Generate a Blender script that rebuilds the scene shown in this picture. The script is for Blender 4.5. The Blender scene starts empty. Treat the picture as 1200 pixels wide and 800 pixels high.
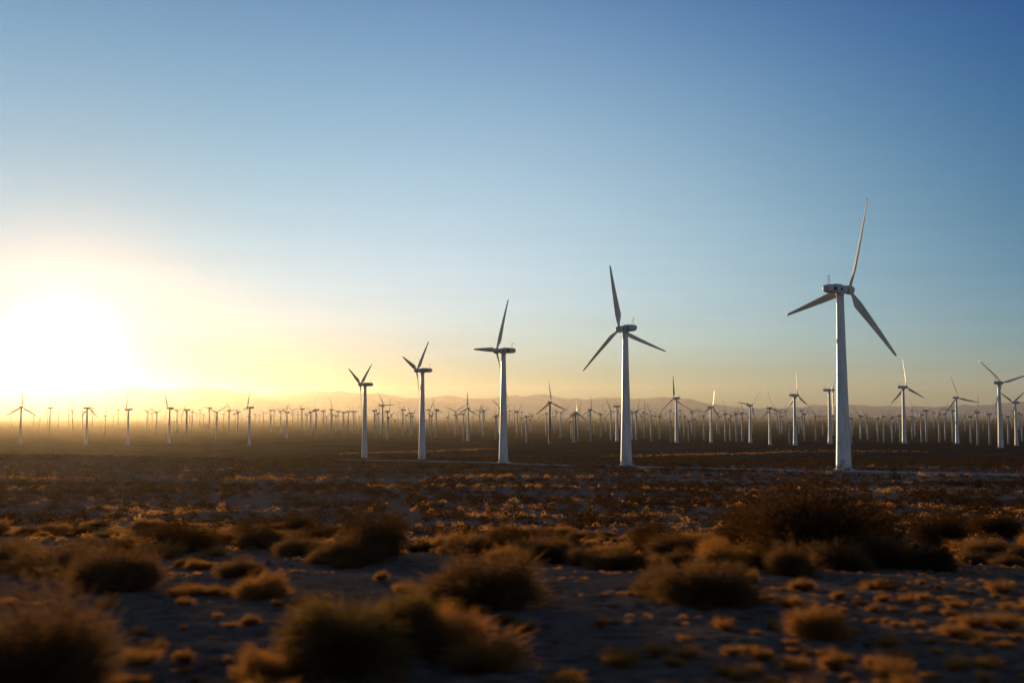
import bpy, math, random
import numpy as np

R = math.radians
random.seed(7)
rng = np.random.default_rng(11)
S = bpy.context.scene
COL = S.collection

# ------------------------------------------------------------------ camera model
F = 1167.0                      # focal length in photo pixels (1200 wide)
PITCH = math.atan(80.0 / F)
EYE = 2.45
SUN_AZ = R(-24.3)               # clockwise from +Y
SUN_EL = R(3.0)
SUN_DIR = np.array([math.sin(SUN_AZ) * math.cos(SUN_EL), math.cos(SUN_AZ) * math.cos(SUN_EL), math.sin(SUN_EL)])

# ------------------------------------------------------------------ noise + terrain
def _hash(ix, iy, seed):
    h = (ix.astype(np.int64) * 374761393 + iy.astype(np.int64) * 668265263 + seed * 1442695041) & 0xFFFFFFFF
    h = ((h ^ (h >> 13)) * 1274126177) & 0xFFFFFFFF
    return ((h ^ (h >> 16)) & 0xFFFF) / 65535.0

def vnoise(x, y, seed=0):
    ix = np.floor(x); iy = np.floor(y)
    fx = x - ix; fy = y - iy
    fx = fx * fx * (3 - 2 * fx); fy = fy * fy * (3 - 2 * fy)
    a = _hash(ix, iy, seed); b = _hash(ix + 1, iy, seed)
    c = _hash(ix, iy + 1, seed); d = _hash(ix + 1, iy + 1, seed)
    return (a + (b - a) * fx) * (1 - fy) + (c + (d - c) * fx) * fy - 0.5

def fbm(x, y, seed=0, n=4, g=0.5):
    s = 0; a = 1.0
    for k in range(n):
        s = s + a * vnoise(x, y, seed + 17 * k)
        x = x * 2.03 + 5.1; y = y * 2.03 + 1.7; a *= g
    return s

PY = np.array([-60, 0, 9, 13, 23, 30, 47, 78, 140, 220, 300, 458, 600, 750, 900, 1500, 3000, 6000, 9500, 23000.])
PD = np.array([2.2, 2.4, 2.46, 2.62, 3.70, 4.35, 5.7, 7.75, 10.6, 13.2, 16.0, 21.6, 24.6, 26.7, 29.0, 38, 52, 72, 92, 125.])
_m = np.gradient(PD, PY)
def prof(y):
    y = np.clip(y, PY[0], PY[-1])
    i = np.clip(np.searchsorted(PY, y) - 1, 0, len(PY) - 2)
    h = PY[i + 1] - PY[i]; t = (y - PY[i]) / h
    return ((2*t**3 - 3*t**2 + 1) * PD[i] + (t**3 - 2*t**2 + t) * h * _m[i]
            + (-2*t**3 + 3*t**2) * PD[i + 1] + (t**3 - t**2) * h * _m[i + 1])

def smooth(e0, e1, v):
    t = np.clip((v - e0) / (e1 - e0), 0, 1); return t * t * (3 - 2 * t)

def H(x, y):
    x = np.asarray(x, float); y = np.asarray(y, float)
    z = EYE - prof(y)
    r = np.sqrt(x * x + y * y)
    z = z + 0.10 * fbm(x / 2.3, y / 1.6, 3, 4) * smooth(260, 60, r)
    z = z + 0.045 * fbm(x / 0.55, y / 0.32, 13, 4, .6) * smooth(60, 22, r)
    z = z + 0.55 * fbm(x / 26, y / 11, 8, 3) * smooth(5, 34, r) * smooth(420, 150, r)
    z = z + 1.3 * fbm(x / 130, y / 60, 9, 3) * smooth(150, 420, r) * smooth(2500, 900, r)
    # low sandy crest in front of the wind farm on the left
    z = z + 2.3 * np.exp(-((y - 300) / 45.0) ** 2) * smooth(-60, -130, x)
    return z

def Hs(x, y): return float(H(np.array([x]), np.array([y]))[0])

def ray(px, py):
    u = (px - 600) / F; v = (400 - py) / F
    return np.array([u, math.cos(PITCH) - v * math.sin(PITCH), math.sin(PITCH) + v * math.cos(PITCH)])

_T = np.geomspace(3, 20000, 6800)
def ground_at(px, py):
    d = ray(px, py)
    P = d[None, :] * _T[:, None]
    g = H(P[:, 0], P[:, 1]); below = (P[:, 2] + EYE) < g
    k = int(np.argmax(below)) if below.any() else len(_T) - 1
    p = P[k]
    return float(p[0]), float(p[1]), float(g[k])

# ------------------------------------------------------------------ mesh helpers
def make_mesh(name, V, Fs, smooth_sh=True, corner=None):
    me = bpy.data.meshes.new(name)
    V = np.asarray(V, np.float32)
    if isinstance(Fs, np.ndarray):
        nf, k = Fs.shape
        me.vertices.add(len(V)); me.vertices.foreach_set("co", V.ravel())
        me.loops.add(nf * k); me.loops.foreach_set("vertex_index", Fs.astype(np.int32).ravel())
        me.polygons.add(nf)
        me.polygons.foreach_set("loop_start", np.arange(nf, dtype=np.int32) * k)
        me.polygons.foreach_set("loop_total", np.full(nf, k, np.int32))
        me.update(calc_edges=True)
    else:
        me.from_pydata([tuple(v) for v in V], [], Fs)
        me.update()
    me.polygons.foreach_set("use_smooth", np.full(len(me.polygons), smooth_sh))
    return me

def link(name, data, mat=None, parent=None, loc=(0, 0, 0), rot=(0, 0, 0), scale=(1, 1, 1)):
    o = bpy.data.objects.new(name, data); COL.objects.link(o)
    if mat is not None and data is not None and not data.materials: data.materials.append(mat)
    o.parent = parent; o.location = loc; o.rotation_euler = rot; o.scale = scale
    return o

def tag(o, label, cat, group=None, kind=None):
    if label: o['label'] = label
    if cat: o['category'] = cat
    if group: o['group'] = group
    if kind: o['kind'] = kind
    return o

class MB:
    def __init__(s): s.v = []; s.f = []
    def add(s, V, Fc):
        b = len(s.v); s.v += [tuple(p) for p in V]; s.f += [tuple(i + b for i in f) for f in Fc]
    def lathe(s, pts, n=28, axis='z', cap=True, at=(0, 0, 0)):
        V = []
        for r_, h in pts:
            for k in range(n):
                a = 2 * math.pi * k / n
                p = (r_ * math.cos(a), r_ * math.sin(a), h) if axis == 'z' else (r_ * math.cos(a), h, -r_ * math.sin(a))
                V.append((p[0] + at[0], p[1] + at[1], p[2] + at[2]))
        Fc = []
        for i in range(len(pts) - 1):
            for k in range(n):
                Fc.append((i*n + k, i*n + (k+1) % n, (i+1)*n + (k+1) % n, (i+1)*n + k))
        if cap: Fc += [tuple(range(n))[::-1], tuple((len(pts)-1)*n + k for k in range(n))]
        s.add(V, Fc)
    def loft(s, rings):
        n = len(rings[0]); V = [p for r_ in rings for p in r_]; Fc = []
        for i in range(len(rings) - 1):
            for k in range(n):
                Fc.append((i*n + k, i*n + (k+1) % n, (i+1)*n + (k+1) % n, (i+1)*n + k))
        Fc += [tuple(range(n))[::-1], tuple((len(rings)-1)*n + k for k in range(n))]
        s.add(V, Fc)
    def box(s, c, d, rz=0):
        V = []
        for sx in (-1, 1):
            for sy in (-1, 1):
                for sz in (-1, 1):
                    x, y = sx*d[0]/2, sy*d[1]/2
                    V.append((c[0] + x*math.cos(rz) - y*math.sin(rz), c[1] + x*math.sin(rz) + y*math.cos(rz), c[2] + sz*d[2]/2))
        s.add(V, [(0,1,3,2),(4,6,7,5),(0,4,5,1),(2,3,7,6),(0,2,6,4),(1,5,7,3)])
    def tube(s, p0, p1, r0, r1=None, n=6):
        p0 = np.array(p0, float); p1 = np.array(p1, float); r1 = r0 if r1 is None else r1
        d = p1 - p0; d /= np.linalg.norm(d)
        a = np.cross(d, [0, 0, 1.0]) if abs(d[2]) < .9 else np.cross(d, [1.0, 0, 0]); a /= np.linalg.norm(a); b = np.cross(d, a)
        s.loft([[p + r_ * (math.cos(t) * a + math.sin(t) * b) for t in [2*math.pi*k/n for k in range(n)]] for p, r_ in ((p0, r0), (p1, r1))])
    def mesh(s, name, sm=True): return make_mesh(name, s.v, s.f, sm)

# ------------------------------------------------------------------ materials
def new_mat(name):
    m = bpy.data.materials.new(name); m.use_nodes = True
    nt = m.node_tree; nt.nodes.clear()
    return m, nt, nt.nodes, nt.links

def N(nodes, t, **kw):
    n = nodes.new(t)
    for k, v in kw.items():
        if k in n.inputs: n.inputs[k].default_value = v
        else: setattr(n, k, v)
    return n

def ramp(nodes, stops):
    r_ = nodes.new('ShaderNodeValToRGB'); e = r_.color_ramp.elements
    while len(e) < len(stops): e.new(0.5)
    for el, (p, c) in zip(e, stops):
        el.position = p; el.color = (c[0], c[1], c[2], 1)
    return r_

def paint_mat(name, base, dirt, rough=0.45, spots=1.0):
    m, nt, nd, ln = new_mat(name)
    out = N(nd, 'ShaderNodeOutputMaterial'); b = N(nd, 'ShaderNodeBsdfPrincipled')
    tc = N(nd, 'ShaderNodeTexCoord')
    mp = N(nd, 'ShaderNodeMapping'); mp.inputs['Scale'].default_value = (1.2, 1.2, 0.12)
    n1 = N(nd, 'ShaderNodeTexNoise'); n1.inputs['Scale'].default_value = 1.6; n1.inputs['Detail'].default_value = 8
    ln.new(tc.outputs['Object'], mp.inputs['Vector']); ln.new(mp.outputs['Vector'], n1.inputs['Vector'])
    r_ = ramp(nd, [(0.35, dirt), (0.62, base)])
    ln.new(n1.outputs['Fac'], r_.inputs['Fac']); ln.new(r_.outputs['Color'], b.inputs['Base Color'])
    b.inputs['Roughness'].default_value = rough
    b.inputs['Specular IOR Level'].default_value = 0.6
    bp = N(nd, 'ShaderNodeBump'); bp.inputs['Strength'].default_value = 0.08
    ln.new(n1.outputs['Fac'], bp.inputs['Height']); ln.new(bp.outputs['Normal'], b.inputs['Normal'])
    ln.new(b.outputs['BSDF'], out.inputs['Surface'])
    return m

M_WHITE = paint_mat('white_tower_paint', (0.66, 0.66, 0.65), (0.50, 0.49, 0.46), 0.34)
M_BLADE = paint_mat('blade_gelcoat', (0.80, 0.69, 0.53), (0.60, 0.50, 0.36), 0.3)
M_FAR = paint_mat('far_tower_paint', (0.50, 0.48, 0.44), (0.38, 0.36, 0.33), 0.6)  # darker, duller tone of the tower paint, for the far turbines only
M_NAC = paint_mat('nacelle_paint', (0.60, 0.60, 0.58), (0.38, 0.37, 0.34), 0.5)
M_DARKM = paint_mat('dark_metal', (0.06, 0.06, 0.06), (0.03, 0.03, 0.03), 0.6)
M_BROWN = paint_mat('brown_tower_paint', (0.16, 0.075, 0.03), (0.08, 0.04, 0.02), 0.6)

def plant_mat(name, dark, light, trans, scale=3.0, tcol=None):
    m, nt, nd, ln = new_mat(name)
    out = N(nd, 'ShaderNodeOutputMaterial')
    tc = N(nd, 'ShaderNodeTexCoord'); n1 = N(nd, 'ShaderNodeTexNoise')
    n1.inputs['Scale'].default_value = scale; n1.inputs['Detail'].default_value = 5
    ln.new(tc.outputs['Object'], n1.inputs['Vector'])
    oi = N(nd, 'ShaderNodeObjectInfo')
    ad = N(nd, 'ShaderNodeMath'); ad.operation = 'MULTIPLY_ADD'; ad.inputs[1].default_value = 0.28; ad.inputs[2].default_value = -0.14
    ln.new(oi.outputs['Random'], ad.inputs[0])
    a2 = N(nd, 'ShaderNodeMath'); a2.operation = 'ADD'
    ln.new(ad.outputs[0], a2.inputs[0]); ln.new(n1.outputs['Fac'], a2.inputs[1])
    r_ = ramp(nd, [(0.36, dark), (0.66, light)]); ln.new(a2.outputs[0], r_.inputs['Fac'])
    d = N(nd, 'ShaderNodeBsdfDiffuse'); t = N(nd, 'ShaderNodeBsdfTranslucent'); mx = N(nd, 'ShaderNodeMixShader')
    mx.inputs['Fac'].default_value = trans
    ln.new(r_.outputs['Color'], d.inputs['Color'])
    if tcol:
        mm = N(nd, 'ShaderNodeMix'); mm.data_type = 'RGBA'; mm.inputs['Factor'].default_value = 0.75
        ln.new(r_.outputs['Color'], mm.inputs['A']); mm.inputs['B'].default_value = (*tcol, 1)
        ln.new(mm.outputs['Result'], t.inputs['Color'])
    else: ln.new(r_.outputs['Color'], t.inputs['Color'])
    ln.new(d.outputs[0], mx.inputs[1]); ln.new(t.outputs[0], mx.inputs[2]); ln.new(mx.outputs[0], out.inputs['Surface'])
    return m

M_BRUSH = plant_mat('dry_brush', (0.032, 0.019, 0.010), (0.125, 0.074, 0.034), 0.36, 2.5, (0.42, 0.21, 0.07))
M_CREO = plant_mat('creosote_leaves', (0.020, 0.014, 0.007), (0.055, 0.035, 0.015), 0.22, 2.0, (0.26, 0.12, 0.03))
M_GRASS = plant_mat('dry_golden_grass', (0.09, 0.046, 0.016), (0.28, 0.145, 0.048), 0.5, 3.0, (0.66, 0.29, 0.06))
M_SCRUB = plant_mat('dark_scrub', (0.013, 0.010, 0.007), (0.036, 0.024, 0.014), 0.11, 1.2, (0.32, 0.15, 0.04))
M_OLIVE = plant_mat('olive_grass', (0.030, 0.020, 0.009), (0.085, 0.055, 0.022), 0.40, 2.0, (0.40, 0.23, 0.06))
M_GOLD = plant_mat('straw_painted_sunlit', (0.13, 0.065, 0.02), (0.30, 0.155, 0.05), 0.55, 1.0, (0.85, 0.38, 0.08))  # brighter copy of the dry grass, sunlit highlight put into the colour
M_TWIG = plant_mat('grey_brown_twigs', (0.03, 0.02, 0.013), (0.08, 0.055, 0.035), 0.0, 4.0)

def ground_mat():
    m, nt, nd, ln = new_mat('desert_sand')
    out = N(nd, 'ShaderNodeOutputMaterial'); b = N(nd, 'ShaderNodeBsdfDiffuse')
    geo = N(nd, 'ShaderNodeNewGeometry')
    def noise(scale, sc=(1, 1, 1), det=8, rough=0.6):
        mp = N(nd, 'ShaderNodeMapping'); mp.inputs['Scale'].default_value = sc
        n = N(nd, 'ShaderNodeTexNoise'); n.inputs['Scale'].default_value = scale; n.inputs['Detail'].default_value = det; n.inputs['Roughness'].default_value = rough
        ln.new(geo.outputs['Position'], mp.inputs['Vector']); ln.new(mp.outputs['Vector'], n.inputs['Vector'])
        return n
    def mix(fac, A, B):
        mm = N(nd, 'ShaderNodeMix'); mm.data_type = 'RGBA'
        ln.new(fac, mm.inputs['Factor'])
        for s_, v in (('A', A), ('B', B)):
            if isinstance(v, tuple): mm.inputs[s_].default_value = (*v, 1)
            else: ln.new(v, mm.inputs[s_])
        return mm.outputs['Result']
    fine = noise(7.0); mid = noise(0.55); big = noise(0.02, (1, 2.2, 1))
    rf = ramp(nd, [(0.3, (0.155, 0.116, 0.086)), (0.7, (0.31, 0.245, 0.19))]); ln.new(fine.outputs['Fac'], rf.inputs['Fac'])
    rm = ramp(nd, [(0.42, (0, 0, 0)), (0.62, (1, 1, 1))]); ln.new(mid.outputs['Fac'], rm.inputs['Fac'])
    lit = noise(3.2, (1, 1.6, 1), 10, 0.75); rl = ramp(nd, [(0.50, (0, 0, 0)), (0.64, (1, 1, 1))]); ln.new(lit.outputs['Fac'], rl.inputs['Fac'])
    c1 = mix(rm.outputs['Color'], rf.outputs['Color'], (0.23, 0.175, 0.13))
    c1 = mix(rl.outputs['Color'], c1, (0.060, 0.038, 0.020))
    sy0 = N(nd, 'ShaderNodeSeparateXYZ'); ln.new(geo.outputs['Position'], sy0.inputs[0])
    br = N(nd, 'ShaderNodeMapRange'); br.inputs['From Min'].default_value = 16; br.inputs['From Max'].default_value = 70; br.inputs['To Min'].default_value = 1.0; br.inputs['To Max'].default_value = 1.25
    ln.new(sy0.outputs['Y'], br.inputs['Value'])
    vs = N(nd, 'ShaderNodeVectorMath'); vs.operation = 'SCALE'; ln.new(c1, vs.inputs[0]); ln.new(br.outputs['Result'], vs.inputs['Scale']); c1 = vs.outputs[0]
    # far plain: scrub too small and too dense to tell apart darkens the sand
    sx = N(nd, 'ShaderNodeSeparateXYZ'); ln.new(geo.outputs['Position'], sx.inputs[0])
    far = N(nd, 'ShaderNodeMapRange'); far.inputs['From Min'].default_value = 150; far.inputs['From Max'].default_value = 420
    ln.new(sx.outputs['Y'], far.inputs['Value'])
    sc = noise(0.35, (1, 1, 1), 6, 0.7)
    rs = ramp(nd, [(0.40, (0.042, 0.030, 0.022)), (0.56, (0.088, 0.068, 0.054)), (0.72, (0.19, 0.155, 0.13))]); ln.new(sc.outputs['Fac'], rs.inputs['Fac'])
    rb = ramp(nd, [(0.40, (0.55, 0.55, 0.55)), (0.62, (1.2, 1.2, 1.2))]); ln.new(big.outputs['Fac'], rb.inputs['Fac'])
    mu = N(nd, 'ShaderNodeMix'); mu.data_type = 'RGBA'; mu.blend_type = 'MULTIPLY'; mu.inputs['Factor'].default_value = 1
    ln.new(rs.outputs['Color'], mu.inputs['A']); ln.new(rb.outputs['Color'], mu.inputs['B'])
    c2 = mix(far.outputs['Result'], c1, mu.outputs['Result'])
    ln.new(c2, b.inputs['Color']); b.inputs['Roughness'].default_value = 0.6
    g = noise(28.0, det=6); ad = N(nd, 'ShaderNodeMath'); ad.operation = 'ADD'; ln.new(g.outputs['Fac'], ad.inputs[0]); ln.new(fine.outputs['Fac'], ad.inputs[1])
    bp = N(nd, 'ShaderNodeBump'); bp.inputs['Distance'].default_value = 0.05
    bf = N(nd, 'ShaderNodeMapRange'); bf.inputs['From Min'].default_value = 25; bf.inputs['From Max'].default_value = 260; bf.inputs['To Min'].default_value = 0.8; bf.inputs['To Max'].default_value = 0.03
    ln.new(sy0.outputs['Y'], bf.inputs['Value']); ln.new(bf.outputs['Result'], bp.inputs['Strength'])
    ln.new(ad.outputs[0], bp.inputs['Height']); ln.new(bp.outputs['Normal'], b.inputs['Normal'])
    ln.new(b.outputs['BSDF'], out.inputs['Surface'])
    return m

def simple_noise_mat(name, c0, c1, scale=1.0, rough=0.95):
    m, nt, nd, ln = new_mat(name)
    out = N(nd, 'ShaderNodeOutputMaterial'); b = N(nd, 'ShaderNodeBsdfDiffuse'); geo = N(nd, 'ShaderNodeNewGeometry')
    n = N(nd, 'ShaderNodeTexNoise'); n.inputs['Scale'].default_value = scale; n.inputs['Detail'].default_value = 8
    ln.new(geo.outputs['Position'], n.inputs['Vector'])
    r_ = ramp(nd, [(0.35, c0), (0.65, c1)]); ln.new(n.outputs['Fac'], r_.inputs['Fac']); ln.new(r_.outputs['Color'], b.inputs['Color'])
    b.inputs['Roughness'].default_value = min(rough, 0.6)
    ln.new(b.outputs['BSDF'], out.inputs['Surface'])
    return m

# ------------------------------------------------------------------ ground sheet
def build_ground():
    rad = np.concatenate([[0.0], np.geomspace(1.2, 22500, 660)])
    th = np.concatenate([np.arange(-180, -44, 3.0), np.arange(-44, 44, 0.16), np.arange(44, 180, 3.0)]) * math.pi / 180
    nr, nt_ = len(rad), len(th)
    RR, TT = np.meshgrid(rad, th, indexing='ij')
    X = RR * np.sin(TT); Y = RR * np.cos(TT); Z = H(X, Y)
    V = np.stack([X, Y, Z], -1).reshape(-1, 3)
    i, j = np.meshgrid(np.arange(nr - 1), np.arange(nt_), indexing='ij')
    j2 = (j + 1) % nt_
    Fc = np.stack([i*nt_ + j, (i+1)*nt_ + j, (i+1)*nt_ + j2, i*nt_ + j2], -1).reshape(-1, 4)
    Fc = Fc[:, ::-1]
    me = make_mesh('ground', V, Fc)
    tag(link('ground', me, ground_mat()), None, None, kind='structure')
build_ground()

ROADPTS = []
def ribbon(name, pts, width, lift, mat):
    P = [np.array(ground_at(*p)[:2]) for p in pts]
    D = []
    for a, b in zip(P[:-1], P[1:]):
        n = max(2, int(np.linalg.norm(b - a) / 1.5))
        D += [a + (b - a) * k / n for k in range(n)]
    D.append(P[-1]); D = np.array(D)
    for _ in range(25): D[1:-1] = (D[:-2] + D[1:-1] * 2 + D[2:]) / 4
    ROADPTS.append(D.copy())
    T = np.gradient(D, axis=0); T /= np.linalg.norm(T, axis=1)[:, None]; Nn = np.stack([-T[:, 1], T[:, 0]], 1)
    offs = np.linspace(-1, 1, 7); n = len(D); V = []
    for o in offs:
        w = width / 2 * (1 + 0.25 * fbm(D[:, 0] / 4 + o * 9, D[:, 1] / 4, 5, 3)[:, None])
        q = D + Nn * o * w
        V.append(np.stack([q[:, 0], q[:, 1], H(q[:, 0], q[:, 1]) + lift * (1 - abs(o) ** 4 * 1.3)], 1))
    V = np.array(V).reshape(-1, 3); Fc = []
    for r_ in range(6):
        a = np.arange(n - 1) + r_ * n
        Fc.append(np.stack([a, a + 1, a + 1 + n, a + n], 1))
    tag(link(name, make_mesh(name, V, np.concatenate(Fc)), mat), None, None, kind='structure')
M_ROAD = simple_noise_mat('gravel_road', (0.28, 0.28, 0.29), (0.45, 0.45, 0.46), 1.2)
ribbon('gravel_road', [(395, 538.2), (430, 538.8), (493, 540), (590, 542.5), (733, 546), (850, 549),
                       (985, 552), (1100, 554), (1200, 557), (1290, 561)], 5.0, 0.14, M_ROAD)
M_TRACK = simple_noise_mat('sandy_track', (0.05, 0.032, 0.02), (0.10, 0.065, 0.04), 0.8)
ribbon('dirt_track', [(380, 532), (440, 530.5), (500, 529), (560, 527), (640, 523), (720, 521)], 7.0, 0.18, M_TRACK)
ribbon('dirt_track', [(640, 536), (730, 534), (800, 532), (870, 530), (930, 527)], 7.0, 0.18, M_TRACK)

# ------------------------------------------------------------------ mountains
def build_mountains():
    rp = np.array([(-400,470),(-200,466),(0,464),(60,461),(110,456),(150,452),(200,456),(240,455.5),(290,462),(320,465),(345,464),(375,460),(400,459),(430,461),(450,461.5),(475,464),
        (500,466),(530,463),(550,465.5),(580,466),(600,465),(635,462),(655,466),(680,470),(700,469),(725,467),(750,469),(775,467.5),(800,468.5),
        (820,473),(840,475),(870,477.5),(950,477.5),(1000,477),(1050,476),(1075,477),(1120,476),(1150,474),(1200,471),(1400,466),(1700,470)], float)
    Y0 = 20000.0
    xs = np.linspace(-20500, 20500, 1500)
    ridge = np.interp(xs, (rp[:, 0] - 600) / F * Y0, (480 - rp[:, 1]) / F * Y0)
    ys = np.linspace(16600, 22400, 90)
    X, Y = np.meshgrid(xs, ys, indexing='ij')
    base = -122.0
    env = np.where(Y < Y0, smooth(16600, Y0, Y) ** 0.8, smooth(22400, Y0, Y))
    top = ridge[:, None] + EYE + 95 * fbm(X / 700, Y / 900, 31, 6, .6)
    Z = base + (top - base) * env + (160 * env * (1 - env)) * 4 * np.abs(fbm(X / 900, Y / 2200, 41, 6)) * 0.8 - 8
    V = np.stack([X, Y, Z], -1).reshape(-1, 3); n = len(ys)
    i, j = np.meshgrid(np.arange(len(xs) - 1), np.arange(n - 1), indexing='ij')
    Fc = np.stack([i*n + j, (i+1)*n + j, (i+1)*n + j + 1, i*n + j + 1], -1).reshape(-1, 4)
    tag(link('mountains', make_mesh('mountains', V, Fc), simple_noise_mat('haze_tinted_rock', (0.17, 0.25, 0.30), (0.30, 0.40, 0.46), 0.003)), None, None, kind='structure')  # rock painted pale blue, distance haze put into the colour
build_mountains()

# ------------------------------------------------------------------ wind turbine
HUB = 40.0; BL = 20.2
def superellipse(w, h, n=20, e=3.2, y=0, dz=0):
    o = []
    for k in range(n):
        a = 2 * math.pi * k / n; c, s_ = math.cos(a), math.sin(a)
        o.append((w/2 * math.copysign(abs(c) ** (2/e), c), y, h/2 * math.copysign(abs(s_) ** (2/e), s_) + dz))
    return o

def blade_mesh(seg=26, n=14, name='blade'):
    mb = MB(); rings = []
    for i in range(seg + 1):
        t = i / seg; z = 0.35 + t * (BL - 0.35)
        if t < 0.05: c, th = 0.72, 0.72
        else:
            k = float(smooth(0.04, 0.22, np.array(t)))
            c = 0.72 + k * 1.12; th = 0.72 - k * 0.40
            if t > 0.22:
                q = (t - 0.22) / 0.78
                c = 1.84 * (1 - q) ** 0.95 + 0.46 * q; th = 0.32 * (1 - q) + 0.05
            if t > 0.97: c *= 0.62
        tw = -(R(9) * (1 - t) ** 2 + R(20))
        bend = 0.55 * t ** 2.2
        ring = []
        for k2 in range(n):
            a = 2 * math.pi * k2 / n
            x = c * (0.5 * math.cos(a)) + c * 0.22 * min(1, t * 6); y = th / 2 * math.sin(a) * (1 + 0.35 * math.cos(a) * min(1, t * 6)) 
            ring.append((x * math.cos(tw) - y * math.sin(tw), x * math.sin(tw) + y * math.cos(tw) - bend, z))
        rings.append(ring)
    mb.loft(rings)
    return mb.mesh(name)

def tower_pts(h=HUB):
    return [(1.70, 0), (1.66, 1.2), (1.50, 6), (1.32, 13), (1.14, 21), (0.98, 29), (0.84, h - 3.2), (0.80, h - 1.15)]

ME = {}
def build_turbine_meshes():
    t = MB(); t.lathe([(2.3, -1.5), (2.3, 0.12), (1.75, 0.14)], 32); t.lathe(tower_pts(), 40)
    for z, r_ in ((6.0, 1.515), (21, 1.155), (0.3, 1.74)): t.lathe([(r_, z - .07), (r_ + .03, z - .07), (r_ + .03, z + .07), (r_, z + .07)], 40, cap=False)
    ME['tower'] = t.mesh('tower')
    nb = MB()
    nb.loft([superellipse(w, h, y=y, dz=dz) for y, w, h, dz in
             ((-4.6, .7, .8, .1), (-4.45, 1.3, 1.3, .06), (-3.9, 1.75, 1.75, .02), (-2.5, 2.0, 1.95, 0), (0.2, 2.05, 2.0, 0), (1.2, 1.9, 1.85, 0), (1.65, 1.5, 1.5, 0))])
    nb.lathe([(0.95, -1.25), (0.95, -0.7)], 24)
    nb.box((0, -1.0, 1.02), (1.3, 1.9, .16))
    ME['nacelle'] = nb.mesh('nacelle')
    ME['vents'] = []
    for s_ in (-1, 1):
        for yy, ln_, n_, st in ((-2.2, .95, 5, .14), (-0.4, .5, 3, .2)):
            v = MB(); v.box((s_ * 1.015, yy, 0), (.03, ln_ + .08, n_ * st + .04))
            for k in range(n_): v.box((s_ * 1.035, yy, -(n_ - 1) / 2 * st + k * st), (.04, ln_, .05))
            ME['vents'].append(v.mesh('vent', False))
    w = MB()
    w.tube((0.3, -3.2, .9), (0.3, -3.3, 3.3), .05, .02); w.tube((-0.3, -3.2, .9), (-0.1, -3.25, 2.2), .045, .02)
    w.tube((0.3, -3.2, 1.9), (-.15, -3.2, 1.9), .03); w.tube((.3, -3.6, 2.7), (.3, -2.9, 2.7), .03)
    w.box((.3, -3.65, 2.72), (.03, .3, .22)); w.box((-.1, -3.25, 2.25), (.2, .2, .14))
    ME['wind_vane'] = w.mesh('wind_vane', False)
    h = MB(); h.lathe([(0.9, -0.75), (1.02, -0.45), (1.02, 0.35), (0.85, .85), (.5, 1.22), (.12, 1.38)], 28, axis='y')
    ME['hub'] = h.mesh('hub')
    ME['blade'] = blade_mesh()
    d = MB(); d.box((0, 0, 1.25), (0.95, 0.12, 2.1)); d.box((0, .1, 2.36), (1.15, 0.5, .08)); d.box((0, .22, .12), (1.3, .7, .24))
    ME['door'] = d.mesh('door', False)
build_turbine_meshes()
HUBY = 2.75    # hub centre ahead of the tower axis

def set_rotor(blades, phase, tilt=R(4)):
    for k, b in enumerate(blades):
        b.rotation_mode = 'XYZ'
        b.rotation_euler = (0, phase + k * 2 * math.pi / 3, 0)

def turbine(px, by, hy, rel, phase, label, group, mat=None, name='wind_turbine', door=True, blade_scale=1.0, dark_nac=False):
    x, y, z = ground_at(px, by)
    az = math.atan2(x, y)
    hubz = (480 - hy) / F * y * 1.0 + EYE     # the hub's height from its place in the photo
    s = (hubz - z) / HUB
    root = link(name, None); tag(root, label, 'wind turbine', group)
    root.location = (x, y, z); root.scale = (s, s, s)
    root.rotation_euler = (0, 0, -(az + R(rel)))
    tm = mat or M_WHITE
    def dd(k): return ME[k]
    if mat is not None:
        key = 'tower' + mat.name
        if key not in ME: ME[key] = ME['tower'].copy(); ME[key].materials.clear(); ME[key].materials.append(mat)
        to = link('tower', ME[key], mat, root)
    else: to = link('tower', ME['tower'], tm, root)
    nz = HUB
    na = link('nacelle', ME['nacelle'], M_NAC, root, (0, 0, nz))
    if hy < 480 and door:
        link('door', ME['door'], M_NAC, to, (0, 0, 0), (0, 0, 0))
        do = to.children[-1] if to.children else None
        ang = (az + R(rel)) + R(0) # face the camera side
        a = math.pi + R(rel) + R(14)
        do = [c for c in bpy.data.objects if c.parent == to][0]
        wa = R(rel) + math.pi   # direction to the viewer in local azimuth (clockwise from +Y is -rel + 180)
        la = math.pi - R(rel) + R(10)
        do.location = (1.70 * math.sin(la), 1.70 * math.cos(la), 0); do.rotation_euler = (0, 0, -la)
        [link('vent', vm, M_DARKM, na) for vm in (ME['vents'] if hy < 452 else [])]; link('wind_vane', ME['wind_vane'], M_DARKM, na)
    hb = link('hub', ME['hub'], M_NAC, root, (0, HUBY, nz))
    bls = [link('blade', ME['blade'], M_BLADE, root, (0, HUBY, nz), scale=(1, 1, blade_scale)) for _ in range(3)]
    set_rotor(bls, R(phase))
    return root

GM = 'large white wind turbines standing in a receding line'
turbine(989, 550.5, 338.5, 46, 18.5, 'tallest and nearest white wind turbine at right beside the gravel road', GM, blade_scale=1.02)
turbine(734, 544.5, 385, -41, -12, 'second tallest white wind turbine with one blade up and two drooping either side', GM, blade_scale=0.95)
turbine(590, 541.5, 411, -69, 28, 'white wind turbine in the middle of the line with a blade level to the left', GM, blade_scale=1.12)
turbine(494.5, 538, 434, -70, 45, 'white wind turbine with raised V blades, fourth in size', GM)
turbine(427, 537, 450.5, -69, 53, 'smallest of the five big wind turbines, left end of the line against the hills', GM)

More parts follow.
